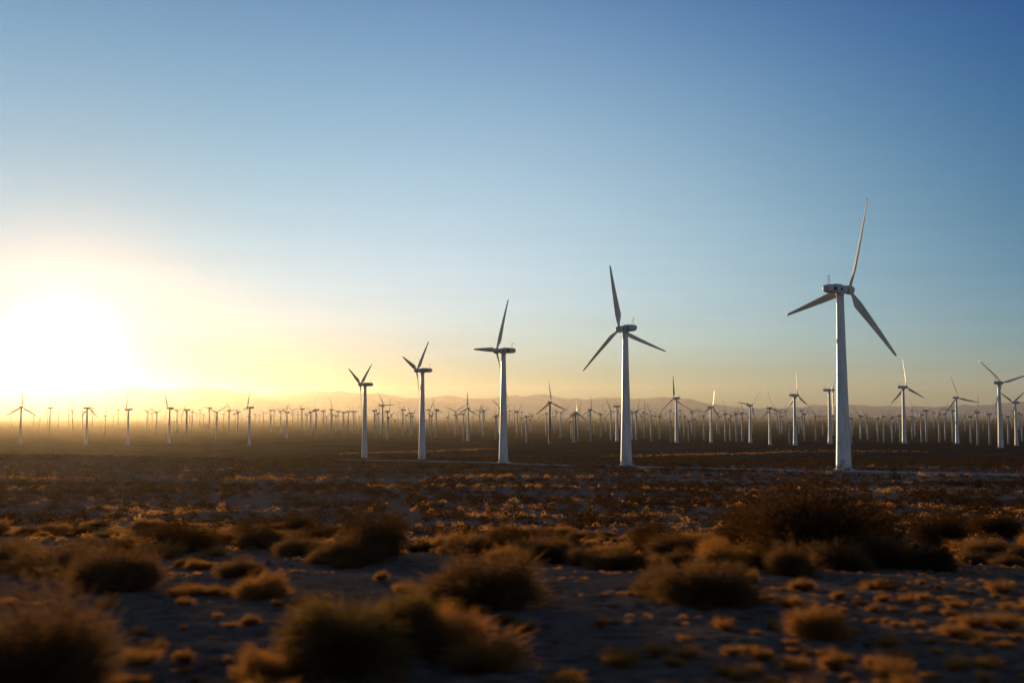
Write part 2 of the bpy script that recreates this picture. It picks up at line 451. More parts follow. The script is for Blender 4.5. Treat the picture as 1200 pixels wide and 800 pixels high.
GR = 'mid-sized wind turbines beyond the gravel road'
def mid(px, by, hy, rel, ph, label, **kw): turbine(px, by, hy, rel, ph, label, GR, **kw)
mid(1060, 519, 453.5, 50, -7, 'wind turbine with upright blade just right of the tallest tower')
mid(1122, 519.5, 466, 32, -18, 'wind turbine with a level right blade between two taller ones at right')
mid(1173, 524.5, 448.5, 33, -45, 'tallest white wind turbine near the right edge with one blade up left')
mid(1191.5, 522, 471.5, -52, 58, 'small wind turbine at the extreme right edge with V blades')
mid(932, 521.5, 463, 62, -4, 'thin wind turbine left of the tallest tower with sunlit blades')
mid(973, 519.5, 457, 80, 55, 'wind turbine seen side on just left of the tallest tower')
mid(793, 518.5, 466.5, -50, -4, 'wind turbine standing clear above the hills between the two tallest')
mid(644.5, 520, 471.5, 25, -6, 'brown towered wind turbine with white blades right of the middle', mat=M_BROWN)
mid(674.5, 518.5, 483, 40, 0, 'shorter brown towered wind turbine with sunlit orange head', mat=M_BROWN, door=False)
mid(23.5, 519, 477, 20, 0, 'silhouetted wind turbine in golden haze at the far left edge')
mid(101, 521, 478, 60, 0, 'silhouetted wind turbine directly under the sun glow')
mid(149.5, 521, 479.5, -80, 25, 'dark headed wind turbine right of the sun glow')
mid(198, 519, 478, -62, -25, 'wind turbine with dark head on hazy golden plain')
mid(292, 521, 477.5, -75, 20, 'side-on wind turbine near the pale track at left')
mid(336, 513.5, 483, -70, 48, 'stout wind turbine on hazy ground left of the big line', door=False)
mid(723, 517, 476, 60, -48, 'wind turbine half hidden beside the second tallest tower')
mid(833.5, 518.5, 477, 55, 12, 'wind turbine with sunlit head right of the second tallest tower')
mid(879.5, 518.5, 475, 45, 40, 'wind turbine with one blade tilted up right before low hills')
mid(902.5, 521, 478, 40, -12, 'wind turbine left of the thin sunlit one')
mid(548.5, 516.5, 478.5, -25, 0, 'wind turbine with wide level blades left of the middle tower')
mid(585.5, 508, 478, 20, -45, 'hazy wind turbine just left of the middle big tower', door=False)

small = [(58,508,478),(108,500,478),(41,492,479),(80,497,480),(138,500,480),(172,506,482),(183,510,483),(207,506,481),(218,517,480),(225,505,482.5),(245,506,478),
 (253.5,515,483),(268,511,481),(278.5,511,482.5),(321,502,481),(328.5,508,482),(353.5,507,479),(363.5,510,483),(370,514,480),(379,508,481),(388,511,480),
 (402.5,512,483),(408,510,482),(414,508,482),(439,511,481),(443,512,484),(448,513,475),(454,515,482),(472,511,480),(481,513,484),(503,508,480),(511,513,480),
 (534,511,482),(543,516,485),(566,511,482),(581,515,488),(562,505,481),(606,512,482),(617,519,488),(640,511,484),(657,513,484),(671.5,518,486),
 (677.5,517,485),(692,517,480),(704,512,485),(716,515,481.5),(741,514,483),(746,516,482),(755,514,483),(763,517,486),(773,514,487),(786,518,494),
 (802,512,487),(807,518,494),(811,510,483),(825,516,487),(843,508,487),(850,517,485),(856,517,487),(863,517,485),(870,517,484),(914,509,485),(925,521,495),
 (943,516,485),(956,516,488),(998,521,490),(1009,515,487),(1017,515,490),(1029,517,490),(1036,518,488),(1046,518,489),(1055,517,487),(1069,516,488),
 (1080,518,486),(1086,517,481),(1101,518,485),(1108,516,485),(1117,518,481),(1138,519,488),(1146,521,483),(1160,521,485),(1182,520,488),(1198,517,486)]
def where(px):
    if px < 160: return 'in the golden glare below the sun'
    if px < 420: return 'on hazy amber ground left of the big line'
    if px < 600: return 'between the big towers left of the middle'
    if px < 990: return 'between the middle and the tallest tower'
    return 'right of the tallest tower'
# small distant ones: one mesh each (their parts are too small to be seen)
def far_mesh(name, phase, n=8, seg=8, body=1.0):
    mb = MB(); mb.lathe([(1.55 * body, -1), (1.15 * body, 14), (.85 * body, HUB - 1)], n)
    mb.box((0, -0.9, HUB), (2.2, 7.2, 2.2)); mb.lathe([(1.0, 2.2), (.9, 3.3), (.1, 4.0)], n, axis='y', at=(0, 0, HUB))
    for k in range(3):
        a = phase + k * 2 * math.pi / 3; ca, sa = math.cos(a), math.sin(a); rings = []
        for t, c in ((0.02, .6), (.1, .6), (.22, 1.25), (.5, .85), (.8, .5), (1, .25)):
            z = t * BL; ring = []
            for q in range(6):
                b = 2 * math.pi * q / 6; x = c * .5 * math.cos(b) - .1 * c; y = .13 * math.sin(b) + HUBY - .4 * t * t + .25 * x
                ring.append((x * ca + z * sa, y, -x * sa + z * ca + HUB))
            rings.append(ring)
        mb.loft(rings)
    return mb.mesh(name)
FAR = [far_mesh('distant_turbine', R(p)) for p in (0, 13, 26, 39, 55, 70, 86, 102)]
def far_turbine(px, by, hy, grp, lab):
    x, y, z = ground_at(px, by); s = max(0.3, ((480 - hy) / F * y + EYE - z) / HUB)
    o = link('wind_turbine', random.choice(FAR), M_FAR, None, (x, y, z), (0, 0, -(math.atan2(x, y) + R(random.choice([random.gauss(60, 18), random.gauss(-65, 15), random.gauss(20, 30)])))), (s, s, s))
    tag(o, lab, 'wind turbine', grp)
for px, by, hy in small:
    w = where(px)
    far_turbine(px, by, hy, 'small turbines ' + w, 'small white wind turbine ' + w)
cnt = 0
for k in range(195):
    u = (k + random.random()) / 195
    px = 1200 * (0.10 * u + 0.9 * u ** 0.82) + random.uniform(-4, 4)
    by = random.choice([random.uniform(498, 509), random.uniform(493, 501), random.uniform(503, 514) if px > 300 else random.uniform(495, 505)])
    h = (by - 480) * random.uniform(0.62, 0.98) * (0.8 if by > 505 else 1)
    w = where(px)
    far_turbine(px, by, max(by - h, 479.5), 'distant turbines ' + w, 'tiny faint wind turbine in distant rows ' + w)

VV = []; FF = []; off = 0
for k in range(150):
    px = random.uniform(180, 1230) if k % 3 else random.uniform(700, 1230); by = random.uniform(491.5, 496)
    x, y, z = ground_at(px, by); me_ = random.choice(FAR); n_ = len(me_.vertices); co_ = np.empty(n_ * 3, np.float32); me_.vertices.foreach_get('co', co_); co_ = co_.reshape(-1, 3)
    sc_ = random.uniform(.8, 1.15); an = random.uniform(0, 6.28); q = co_ * sc_
    q = np.stack([q[:, 0] * math.cos(an) - q[:, 1] * math.sin(an) + x, q[:, 0] * math.sin(an) + q[:, 1] * math.cos(an) + y, q[:, 2] + z], 1)
    VV += q.tolist(); FF += [tuple(i + off for i in p.vertices) for p in me_.polygons]; off += n_
tag(link('distant_turbines', make_mesh('distant_turbines', VV, FF), M_FAR), 'uncountable farthest turbines fading into the haze along the horizon', 'wind turbines', kind='stuff')

# ------------------------------------------------------------------ plants
def strands(n, seed, rad=1.0, hgt=0.85, w=0.012, base_r=0.18, droop=0.15, lmin=0.55, wob=0.10, up=0.25, seg=3, lump=0.22):
    r_ = np.random.default_rng(seed)
    az = r_.uniform(0, 2*np.pi, n); el = np.arcsin(np.clip(r_.uniform(0.0, 1, n) ** 0.8 * (1 - up) + up * r_.uniform(0, 1, n), -0.05, 1))
    lum = 1 + lump * (2 * vnoise(az * 1.3 + seed, el * 2.2, seed)) + lump * 0.6 * 2 * vnoise(az * 3.1 + seed, el * 4.2, seed + 3)
    ln_ = r_.uniform(lmin, 1.0, n) ** 0.6 * lum * (1 + 0.12 * r_.random(n) ** 3)
    d = np.stack([np.cos(el) * np.cos(az) * rad, np.cos(el) * np.sin(az) * rad, np.sin(el) * hgt + 0.02], 1)
    b0 = np.stack([d[:, 0] * base_r, d[:, 1] * base_r, np.zeros(n) - 0.02], 1) + r_.normal(0, 0.05, (n, 3)) * [1, 1, 0]
    end = b0 + d * ln_[:, None] + r_.normal(0, 0.05, (n, 3))
    midp = b0 + (end - b0) * 0.5 + np.stack([np.zeros(n), np.zeros(n), droop * ln_], 1) + r_.normal(0, wob, (n, 3)) * 0.5
    side = np.cross(end - b0, r_.normal(0, 1, (n, 3))); side /= np.linalg.norm(side, axis=1)[:, None] + 1e-9
    V = []; ts = np.linspace(0, 1, seg + 1)
    for t in ts:
        p = (1-t)**2 * b0 + 2*t*(1-t) * midp + t*t * end
        ww = (w * (1 - 0.75 * t))
        V += [p - side * ww, p + side * ww]
    V = np.stack(V, 1); V[:, :, 2] = np.maximum(V[:, :, 2], -0.03)
    m = 2 * (seg + 1); base = (np.arange(n) * m)[:, None]
    Fc = np.concatenate([base + np.array([2*s_, 2*s_+1, 2*s_+3, 2*s_+2]) for s_ in range(seg)], 0)
    return V.reshape(-1, 3), Fc, end, midp

def leaves(n, seed, rad=1.0, hgt=0.85, size=0.03, shell=0.45, lump=0.25, elong=2.2, low=0.0):
    r_ = np.random.default_rng(seed + 500)
    az = r_.uniform(0, 2*np.pi, n); el = np.arcsin(r_.uniform(low, 1, n))
    lum = 1 + lump * 2 * vnoise(az * 1.3 + seed, el * 2.2, seed) + lump * 0.6 * 2 * vnoise(az * 3.1 + seed, el * 4.2, seed + 3)
    ln_ = (shell + (1 - shell) * r_.random(n) ** 0.55) * lum
    # gaps: keep clumpy
    c = np.stack([np.cos(el) * np.cos(az) * rad, np.cos(el) * np.sin(az) * rad, np.sin(el) * hgt], 1) * ln_[:, None]
    keep = (vnoise(c[:, 0] * 5 + 3, c[:, 1] * 5 + c[:, 2] * 4, seed + 9) > -0.18)
    c = c[keep]; k = len(c)
    a = r_.normal(0, 1, (k, 3)); a[:, 2] += 0.6; a /= np.linalg.norm(a, axis=1)[:, None]
    b = np.cross(a, r_.normal(0, 1, (k, 3))); b /= np.linalg.norm(b, axis=1)[:, None]
    s_ = size * r_.uniform(0.6, 1.4, (k, 1))
    V = np.stack([c - a*s_*elong*.5 - b*s_*.15, c + b*s_*.5, c + a*s_*elong*.5, c - b*s_*.5], 1).reshape(-1, 3)
    Fc = (np.arange(k) * 4)[:, None] + np.array([0, 1, 2, 3])
    return V, Fc

def join(parts):
    V = []; Fc = []; o = 0
    for v, f in parts: V.append(v); Fc.append(f + o); o += len(v)
    return np.concatenate(V), np.concatenate(Fc)

def branch_mesh(seed, n=26, rad=0.8, hgt=0.7, r0=0.016):
    rr = random.Random(seed); mb = MB()
    for _ in range(n):
        a = rr.uniform(0, 6.28); e = math.asin(rr.uniform(0.05, 1)); L = rr.uniform(.65, 1.12)
        d = np.array([math.cos(e)*math.cos(a)*rad, math.cos(e)*math.sin(a)*rad, math.sin(e)*hgt]) * L
        p0 = np.array([math.cos(a)*.05, math.sin(a)*.05, -.05]); p1 = d * .5 + np.array([rr.gauss(0,.05), rr.gauss(0,.05), .06]); 
        mb.tube(p0, p1, r0, r0*.6, 5); mb.tube(p1, d, r0*.6, r0*.2, 4)
        for _k in range(2):
            q = p1 + (d - p1) * rr.uniform(.1, .6); mb.tube(q, q + np.array([rr.gauss(0,.15), rr.gauss(0,.15), rr.uniform(.02,.25)]), r0*.4, r0*.12, 4)
    return mb.mesh('branches')

PL = {}
def reg(kind, fol, mat, branches):
    PL.setdefault(kind, []).append((make_mesh('foliage', *fol, False), mat, branches))
for k in range(4):     # rounded dry brush
    a = strands(4600, 100 + k, w=0.008, hgt=0.88, droop=0.08, lump=0.30, lmin=.35, wob=.2)
    b = leaves(7000, 100 + k, size=0.019, shell=0.45, lump=0.30, elong=2.6, hgt=.88)
    reg('brush', join([a[:2], b]), M_BRUSH, branch_mesh(k, 22))
for k in range(3):     # open dark creosote
    a = strands(1500, 200 + k, w=0.008, hgt=1.0, droop=0.03, lump=0.34, base_r=.1, lmin=.5, up=.4)
    b = leaves(9500, 200 + k, size=0.026, shell=0.25, lump=0.34, elong=1.7, hgt=1.0)
    reg('creosote', join([a[:2], b]), M_CREO, branch_mesh(50 + k, 34, .85, .9))
for k in range(6):     # golden dry grass clump: ragged, each its own outline
    n_ = (1500, 900, 700, 1900, 1100, 600)[k]
    a = strands(n_, 300 + k, w=0.014, hgt=0.95, droop=0.24, lump=0.42, base_r=(.25, .6, .4, .3, .8, .5)[k], wob=.12, up=.55, lmin=.25)
    b = leaves(int(n_ * .35), 300 + k, size=0.03, shell=.35, lump=.42, elong=4.5)
    reg('grass', join([a[:2], b]), M_GRASS, None)
for k in range(2):     # olive arching grass
    a = strands(5200, 400 + k, w=0.008, hgt=1.0, droop=0.30, lump=0.20, base_r=.2, wob=.05, up=.3, seg=4)
    b = leaves(1500, 400 + k, size=0.02, shell=.7, lump=.2, elong=4)
    reg('olive', join([a[:2], b]), M_OLIVE, branch_mesh(80 + k, 12, .6, .6))
PL['golden_brush'] = []
for (me, mt, br) in PL['brush'][:2]:
    m2 = me.copy(); PL['golden_brush'].append((m2, M_GRASS, br))
CNAME = {'brush': ('desert_shrub', 'shrub'), 'creosote': ('creosote_bush', 'bush'), 'grass': ('grass_tuft', 'grass tuft'),
         'olive': ('grass_clump', 'grass clump'), 'golden_brush': ('desert_shrub', 'shrub')}

def plant_at(x, y, w, h, kind, label, group, with_parts=True, v=None):
    z = Hs(x, y)
    me, mt, br = PL[kind][random.randrange(len(PL[kind])) if v is None else v % len(PL[kind])]
    nm, cat = CNAME[kind]
    rot = (0, 0, random.uniform(0, 6.28)); q = random.uniform(.82, 1.15); sc = (w / 2 * q, w / 2 / q, h)
    if with_parts and br is not None:
        root = link(nm, None, None, None, (x, y, z), rot, sc)
        link('foliage', me, mt, root); link('branches', br, M_TWIG, root)
    else: root = link(nm, me, mt, None, (x, y, z), rot, sc)
    return tag(root, label, cat, group)

def plant(px, by, wpx, hpx, kind, label, group=None, v=None):
    x, y, z = ground_at(px, by); k = y / F
    # the base pixel is the front of the plant
    w = wpx * k; f = 1 + 0.30 * w / y
    return plant_at(x * f, y * f, w, hpx * k * 1.02, kind, label, group, v=v)

G1 = 'large dry shrubs in the foreground'
plant(565, 714, 152, 76, 'brush', 'big round dark brown shrub in the middle foreground on bare sand', G1, 0)
plant(828, 712, 120, 56, 'brush', 'low wide tan shrub right of the big round one', G1, 1)
plant(775, 700, 58, 44, 'brush', 'small shrub touching the left end of the low wide tan one', G1, 2)
plant(30, 850, 190, 175, 'brush', 'very dark large shrub cut off by the bottom left corner', G1, 2)
plant(140, 694, 96, 56, 'brush', 'rounded dark shrub at left beside the row of golden tufts', G1, 3)
plant(62, 676, 100, 48, 'brush', 'wide hazy shrub behind the rounded one near the left edge', G1, 0)
plant(12, 672, 80, 44, 'brush', 'shrub at the left edge above the dark corner shrub', G1, 1)
plant(306, 702, 66, 32, 'golden_brush', 'golden lit shrub on sand left of the front clump', G1, 0)
plant(284, 678, 50, 25, 'brush', 'small pale brown shrub just behind the golden lit one', G1, 2)
G2 = 'front clump of shrubs and grass'
plant(405, 800, 170, 96, 'olive', 'olive clump of arching grass at the bottom, left of centre', G2, 0)
plant(470, 775, 100, 74, 'olive', 'olive clump of grass behind the orange tufts at the bottom', G2, 1)
plant(520, 768, 104, 56, 'golden_brush', 'orange brown dry clump right of the olive grass', G2, 1)
plant(566, 790, 86, 50, 'grass', 'orange tuft at the right end of the front clump', G2, 0)
plant(322, 800, 96, 46, 'golden_brush', 'dry brown clump at the left end of the front clump', G2, 0)
G3 = 'dark leafy bushes in the middle distance'
plant(205, 648, 92, 40, 'creosote', 'dark leafy bush in the left middle distance', G3, 0)
plant(300, 640, 58, 30, 'creosote', 'smaller dark bush right of the left leafy one', G3, 1)
plant(440, 656, 92, 58, 'creosote', 'dark open bush behind the olive grass clump', G3, 2)
plant(950, 660, 170, 108, 'creosote', 'tallest dark bush, below the tallest wind turbine', G3, 1)
plant(890, 650, 90, 62, 'creosote', 'dark bush merging with the left side of the tallest bush', G3, 0)
plant(1022, 650, 90, 66, 'creosote', 'dark bush merging with the right side of the tallest bush', G3, 2)
plant(1100, 640, 70, 40, 'creosote', 'dark bush between the tallest bush and the right edge', G3, 0)
plant(1098, 670, 50, 44, 'creosote', 'narrow black bush ending the row under the tallest bush', G3, 2)
plant(1168, 630, 66, 30, 'creosote', 'low dark bush near the right edge', G3, 1)
plant(765, 640, 50, 32, 'creosote', 'dark bush above the bare sand patch right of the middle', G3, 1)
plant(350, 625, 40, 22, 'creosote', 'small dark bush up the slope left of the middle', G3, 2)
G4 = 'tan shrubs in the middle distance'
plant(928, 676, 56, 44, 'brush', 'upright tan shrub leading the row under the tallest bush', G4, 0)
plant(985, 668, 80, 40, 'brush', 'round shrub second in the row under the tallest bush', G4, 1)
plant(1040, 666, 84, 40, 'brush', 'round shrub third in the row under the tallest bush', G4, 3)
plant(1158, 655, 62, 30, 'brush', 'round tan shrub close to the right edge', G4, 2)
plant(1195, 657, 36, 22, 'brush', 'shrub cut by the right edge', G4, 0)
plant(840, 656, 40, 30, 'golden_brush', 'golden upright shrub on sand left of the tallest bush', G4, 1)
plant(728, 668, 70, 30, 'brush', 'tan shrub behind the bare sand right of the big round one', G4, 2)
plant(690, 662, 44, 22, 'brush', 'small tan shrub behind the big round one', G4, 3)
plant(625, 658, 56, 28, 'brush', 'pale round shrub peeking over the big round one', G4, 1)
plant(650, 660, 38, 22, 'creosote', 'dark low bush next to the pale round shrub', G4, 0)
plant(545, 650, 70, 26, 'brush', 'wide tan shrub behind the left side of the big round one', G4, 0)
plant(800, 652, 70, 28, 'brush', 'brown shrub left of the golden upright one', G4, 3)
plant(375, 660, 30, 16, 'brush', 'little shrub right of the pale brown one', G4, 1)
plant(960, 752, 60, 40, 'golden_brush', 'golden shrub with dark right side in the right foreground', G1, 1)
G5 = 'golden grass tufts'
for px, by, w, h, lb in [(615, 742, 28, 18, 'small tuft alone on sand under the big round shrub'), (665, 796, 24, 13, 'tiny golden tuft at the bottom right of the middle'),
    (982, 702, 18, 12, 'bright round tuft in the right foreground'), (925, 712, 22, 16, 'golden tuft right of the low wide tan shrub'),
    (858, 770, 20, 15, 'golden tuft left of the golden shrub at right'), (851, 792, 28, 18, 'tuft at the bottom edge left of the golden shrub'),
    (1030, 690, 44, 14, 'wide low tuft below the row of round shrubs'), (215, 697, 40, 13, 'first golden tuft of the row right of the rounded dark shrub'),
    (240, 697, 34, 12, 'middle golden tuft of the row right of the rounded dark shrub'), (262, 697, 26, 11, 'last golden tuft of the row right of the rounded dark shrub'),
    (850, 737, 24, 18, 'golden tuft under the low wide tan shrub'), (1140, 735, 30, 20, 'golden tuft before the right edge')]:
    plant(px, by, w, h, 'grass', lb, G5)
GL = 'scattered small tufts of dry golden grass'
placed = []
def free(x, y, r_):
    for (a, b, q) in placed:
        if (a - x) ** 2 + (b - y) ** 2 < (r_ + q) ** 2 * 0.35: return False
    placed.append((x, y, r_)); return True
for o in list(bpy.data.objects):
    if o.get('category') in ('shrub', 'bush', 'grass clump', 'grass tuft'): placed.append((o.location.x, o.location.y, o.scale.x))
n = 0; tries = 0
while n < 185 and tries < 6000:
    tries += 1
    px = random.uniform(-60, 1260); by = random.uniform(668, 830)
    dens = 1.0 if (px > 780 and by > 690) else (0.35 if by > 760 and px < 350 else 0.16)
    if 600 < px < 820 and by > 700: dens *= 0.35
    if random.random() > dens: continue
    x, y, z = ground_at(px, by); w = random.choice([.10, .14, .18, .26]) * random.uniform(.7, 1.3)
    if not free(x, y, w): continue
    plant_at(x, y, w, w * random.uniform(.45, .95), 'grass', 'small tuft of dry golden grass on the sandy foreground', GL); n += 1

# mid-distance scrub: the nearest as individuals, the rest of the thousands as one mass
GS = 'scrub bushes scattered over the near slope'
n = 0; tries = 0; cand = []
while len(cand) < 470 and tries < 60000:
    tries += 1
    y = math.sqrt(random.uniform(19 ** 2, 62 ** 2)); x = random.uniform(-0.62, 0.62) * y
    if y < 25 and random.random() < 0.5: continue
    w = random.choice([.5, .7, .9, 1.1, 1.35]) * random.uniform(.8, 1.2)
    if vnoise(np.array([x / 5.0]), np.array([y / 4.0]), 77)[0] < -0.22: continue
    if not free(x, y, w / 2): continue
    cand.append((x, y, w))
cand.sort(key=lambda c: c[1]); near = cand[:232]; rest = cand[232:]
for x, y, w in near:
    k = random.choice(['brush', 'brush', 'creosote', 'golden_brush', 'grass'])
    if k == 'grass': w *= .7
    lab = {'brush': 'dry brown scrub shrub among many on the near slope', 'golden_brush': 'golden tipped scrub shrub among many on the near slope',
           'creosote': 'dark leafy scrub bush among many on the near slope', 'grass': 'golden grass clump among the scrub on the near slope'}[k]
    plant_at(x, y, w, w * random.uniform(.34, .54), k, lab, {'brush': GS + ' (brown)', 'golden_brush': GS + ' (golden)', 'creosote': GS + ' (dark)', 'grass': GS + ' (grass)'}[k], with_parts=False)

def small_bush(seed, n, k=1.0):
    r_ = np.random.default_rng(seed)
    az = r_.uniform(0, 2*np.pi, n); el = np.arcsin(r_.uniform(0, 1, n)); rr = r_.uniform(.2, 1.0, n) ** .5 * (1 + .22 * 2 * vnoise(az * 1.2 + seed, el * 2, seed))
    c = np.stack([np.cos(el)*np.cos(az), np.cos(el)*np.sin(az), np.sin(el) * .95], 1) * rr[:, None]
    a = c / (np.linalg.norm(c, axis=1)[:, None] + 1e-6) + r_.normal(0, .7, (n, 3)); a /= np.linalg.norm(a, axis=1)[:, None]
    b = np.cross(a, r_.normal(0, 1, (n, 3))); b /= np.linalg.norm(b, axis=1)[:, None]
    s_ = r_.uniform(.10, .22, (n, 1)) * k
    V = np.stack([c - a*s_, c + b*s_*.6, c + a*s_*1.2, c - b*s_*.6], 1)
    V[:, :, 2] = np.maximum(V[:, :, 2], -.05)
    return V.reshape(-1, 3)
def scatter_mass(name, label, cat, spots, nleaf, mat, seed, hr=(.42, .65)):
    protos = [small_bush(seed + q, nleaf, math.sqrt(64 / nleaf) if nleaf > 64 else 1.0) for q in range(7)]
    P = np.array(spots); k = len(P); r_ = np.random.default_rng(seed)
    Z = H(P[:, 0], P[:, 1]); which = r_.integers(0, 7, k); ang = r_.uniform(0, 6.28, k)
    base = np.stack(protos)[which]
    ca, sa = np.cos(ang)[:, None], np.sin(ang)[:, None]; w = P[:, 2][:, None] / 2; h = P[:, 2][:, None] * r_.uniform(hr[0], hr[1], (k, 1))
    X = (base[:, :, 0]*ca - base[:, :, 1]*sa) * w + P[:, 0][:, None]; Y = (base[:, :, 0]*sa + base[:, :, 1]*ca) * w + P[:, 1][:, None]
    ZZ = base[:, :, 2] * h + Z[:, None]
    V = np.stack([X, Y, ZZ], -1).reshape(-1, 3); nf = k * nleaf
    Fc = (np.arange(nf) * 4)[:, None] + np.array([0, 1, 2, 3])
    tag(link(name, make_mesh(name, V, Fc, False), mat), label, cat, kind='stuff')
def clear_road(P):
    D = np.concatenate(ROADPTS[:1])[::3]; keep = np.ones(len(P), bool)
    for q in range(0, len(P), 2000):
        dx = P[q:q+2000, 0][:, None] - D[None, :, 0]; dy = P[q:q+2000, 1][:, None] - D[None, :, 1]
        keep[q:q+2000] = ~(((np.abs(dx) < 6) & (dy < 4) & (dy > -13)).any(1))
    return P[keep]
def field(n, y0, y1, ws, seed, thr, u=0.66, pw=2.0):
    r_ = np.random.default_rng(seed); y = (r_.uniform(y0 ** pw, y1 ** pw, n)) ** (1 / pw); x = r_.uniform(-u, u, n) * y
    w = r_.choice(ws, n) * r_.uniform(.75, 1.25, n)
    keep = fbm(x / 14.0, y / 7.0, 55, 3) > thr
    return clear_road(np.stack([x, y, w], 1)[keep])
def grid_field(y0, y1, cell, ws, seed, thr, u=0.66):
    """bushes spaced like creosote: each keeps its distance, bare sand between"""
    r_ = np.random.default_rng(seed)
    gx, gy = np.meshgrid(np.arange(-u * y1, u * y1, cell), np.arange(y0, y1, cell))
    x = (gx + r_.uniform(-.42, .42, gx.shape) * cell).ravel(); y = (gy + r_.uniform(-.42, .42, gy.shape) * cell).ravel()
    w = r_.choice(ws, x.size) * r_.uniform(.75, 1.2, x.size)
    w = w * (1 + .55 * fbm(x / 22.0, y / 12.0, 58, 2))          # patches of bigger and smaller growth
    wash = np.abs(fbm(x / 45.0, y / 20.0, 66, 2)) > .035            # bare washes winding through
    k = (np.abs(x) < u * y) & (fbm(x / 16.0, y / 8.0, 55, 3) + r_.normal(0, .12, x.size) > thr) & wash
    return clear_road(np.stack([x, y, w], 1)[k])
sp = np.concatenate([np.array(rest), grid_field(62, 155, 2.15, [.6, .9, 1.1, 1.4, 1.7], 5, -0.36)])
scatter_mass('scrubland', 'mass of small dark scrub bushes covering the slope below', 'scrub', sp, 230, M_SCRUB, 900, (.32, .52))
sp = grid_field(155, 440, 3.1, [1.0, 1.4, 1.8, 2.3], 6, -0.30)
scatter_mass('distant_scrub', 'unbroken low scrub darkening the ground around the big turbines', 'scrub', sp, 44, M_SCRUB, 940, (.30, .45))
# golden grass bands, sunlit brightness of the crests painted into their straw colour
sg = [field(1500, 26, 60, [.25, .4, .55], 7, -0.05), field(1500, 50, 140, [.4, .6, .8], 8, 0.12), field(1500, 140, 260, [.6, .9, 1.2], 9, 0.16)]
for y0, m_, sd, ww in ((31, 260, .7, .35), (46, 520, .9, .4), (72, 700, 1.5, .6), (84, 420, 1.6, .6), (128, 600, 3, .8), (175, 600, 4, 1.0)):
    x = rng.uniform(-.66, .66, m_) * y0; yy = y0 * (1 + .10 * fbm(x / (y0 * .35), x * 0 + y0, 71, 3)) + rng.normal(0, sd, m_)
    k = fbm(x / (y0 * .12), x * 0 + 3 + y0, 72, 2) > -.05
    sg.append(clear_road(np.stack([x, yy, ww * rng.uniform(.6, 1.4, m_)], 1)[k]))
# the smallest tufts and dead stalks between the foreground shrubs
x = rng.uniform(-.62, .62, 2600); yy = np.sqrt(rng.uniform(7.5 ** 2, 27 ** 2, 2600)); x = x * yy
k = fbm(x / 2.2, yy / 1.4, 73, 3) + .25 * smooth(0.1, .4, x / yy) > .12
sg.append(np.stack([x, yy, rng.uniform(.05, .15, 2600)], 1)[k])
for pts in ([(400, 531.5), (460, 530), (520, 528), (590, 525.5)], [(700, 535), (800, 532.5), (880, 531), (930, 528.5), (1080, 529)]):
    for a, b in zip(pts[:-1], pts[1:]):
        A = ground_at(*a); B = ground_at(*b); m = 110
        t = rng.random(m); q = np.stack([A[0] + (B[0]-A[0])*t, A[1] + (B[1]-A[1])*t + rng.normal(0, 9, m), rng.uniform(.8, 1.5, m)], 1); sg.append(q)
scatter_mass('dry_grass', 'dry golden grass growing between the scrub bushes', 'grass', np.concatenate(sg), 34, M_GOLD, 980, (.3, .55))

def stones():
    r_ = np.random.default_rng(4); n = 5200
    y = np.sqrt(r_.uniform(7 ** 2, 30 ** 2, n)); x = r_.uniform(-.62, .62, n) * y; k = fbm(x / 1.7, y / 1.1, 91, 3) > -.1; x = x[k]; y = y[k]; n = len(x)
    w = .012 + .05 * r_.random(n) ** 5
    base = np.array([(-1,0,0),(1,0,0),(0,-1,0),(0,1,0),(0,0,.8),(0,0,-.6),(.7,.7,.3),(-.7,.6,.35),(.6,-.7,.3),(-.65,-.7,.25)], float)
    fc = np.array([(1,6,4),(6,3,4),(3,7,4),(7,0,4),(0,9,4),(9,2,4),(2,8,4),(8,1,4),(1,5,6),(6,5,3),(3,5,7),(7,5,0),(0,5,9),(9,5,2),(2,5,8),(8,5,1)])
    V = base[None] * r_.uniform(.6, 1.3, (n, 10, 3)) * w[:, None, None]
    an = r_.uniform(0, 6.28, n); ca, sa = np.cos(an)[:, None], np.sin(an)[:, None]
    X = V[:, :, 0] * ca - V[:, :, 1] * sa + x[:, None]; Y = V[:, :, 0] * sa + V[:, :, 1] * ca + y[:, None]; Z = V[:, :, 2] + H(x, y)[:, None]
    Fc = (np.arange(n) * 10)[:, None, None] + fc[None]
    tag(link('gravel', make_mesh('gravel', np.stack([X, Y, Z], -1).reshape(-1, 3), Fc.reshape(-1, 3), False), simple_noise_mat('desert_stone', (0.07, 0.06, 0.05), (0.20, 0.17, 0.14), 3.0)),
        'loose gravel and small stones strewn over the sandy foreground', 'gravel', kind='stuff')
stones()

# ------------------------------------------------------------------ haze over the plain (camera stands inside it)
HAZE = 1 / 27000.0
mb = MB(); mb.box((0, 10300, 180), (48000, 26600, 720)); hz = link('haze', mb.mesh('haze', False))
m, nt, nd, ln = new_mat('ground_haze')
out = N(nd, 'ShaderNodeOutputMaterial'); v1 = N(nd, 'ShaderNodeVolumeScatter'); v2 = N(nd, 'ShaderNodeVolumeScatter'); ad = N(nd, 'ShaderNodeAddShader')
v1.inputs['Color'].default_value = (1.0, 0.72, 0.28, 1); v1.inputs['Density'].default_value = HAZE * 0.25; v1.inputs['Anisotropy'].default_value = 0.86
v2.inputs['Color'].default_value = (1.0, 0.86, 0.64, 1); v2.inputs['Density'].default_value = HAZE * 0.75; v2.inputs['Anisotropy'].default_value = 0.60
ln.new(v1.outputs[0], ad.inputs[0]); ln.new(v2.outputs[0], ad.inputs[1]); ln.new(ad.outputs[0], out.inputs['Volume'])
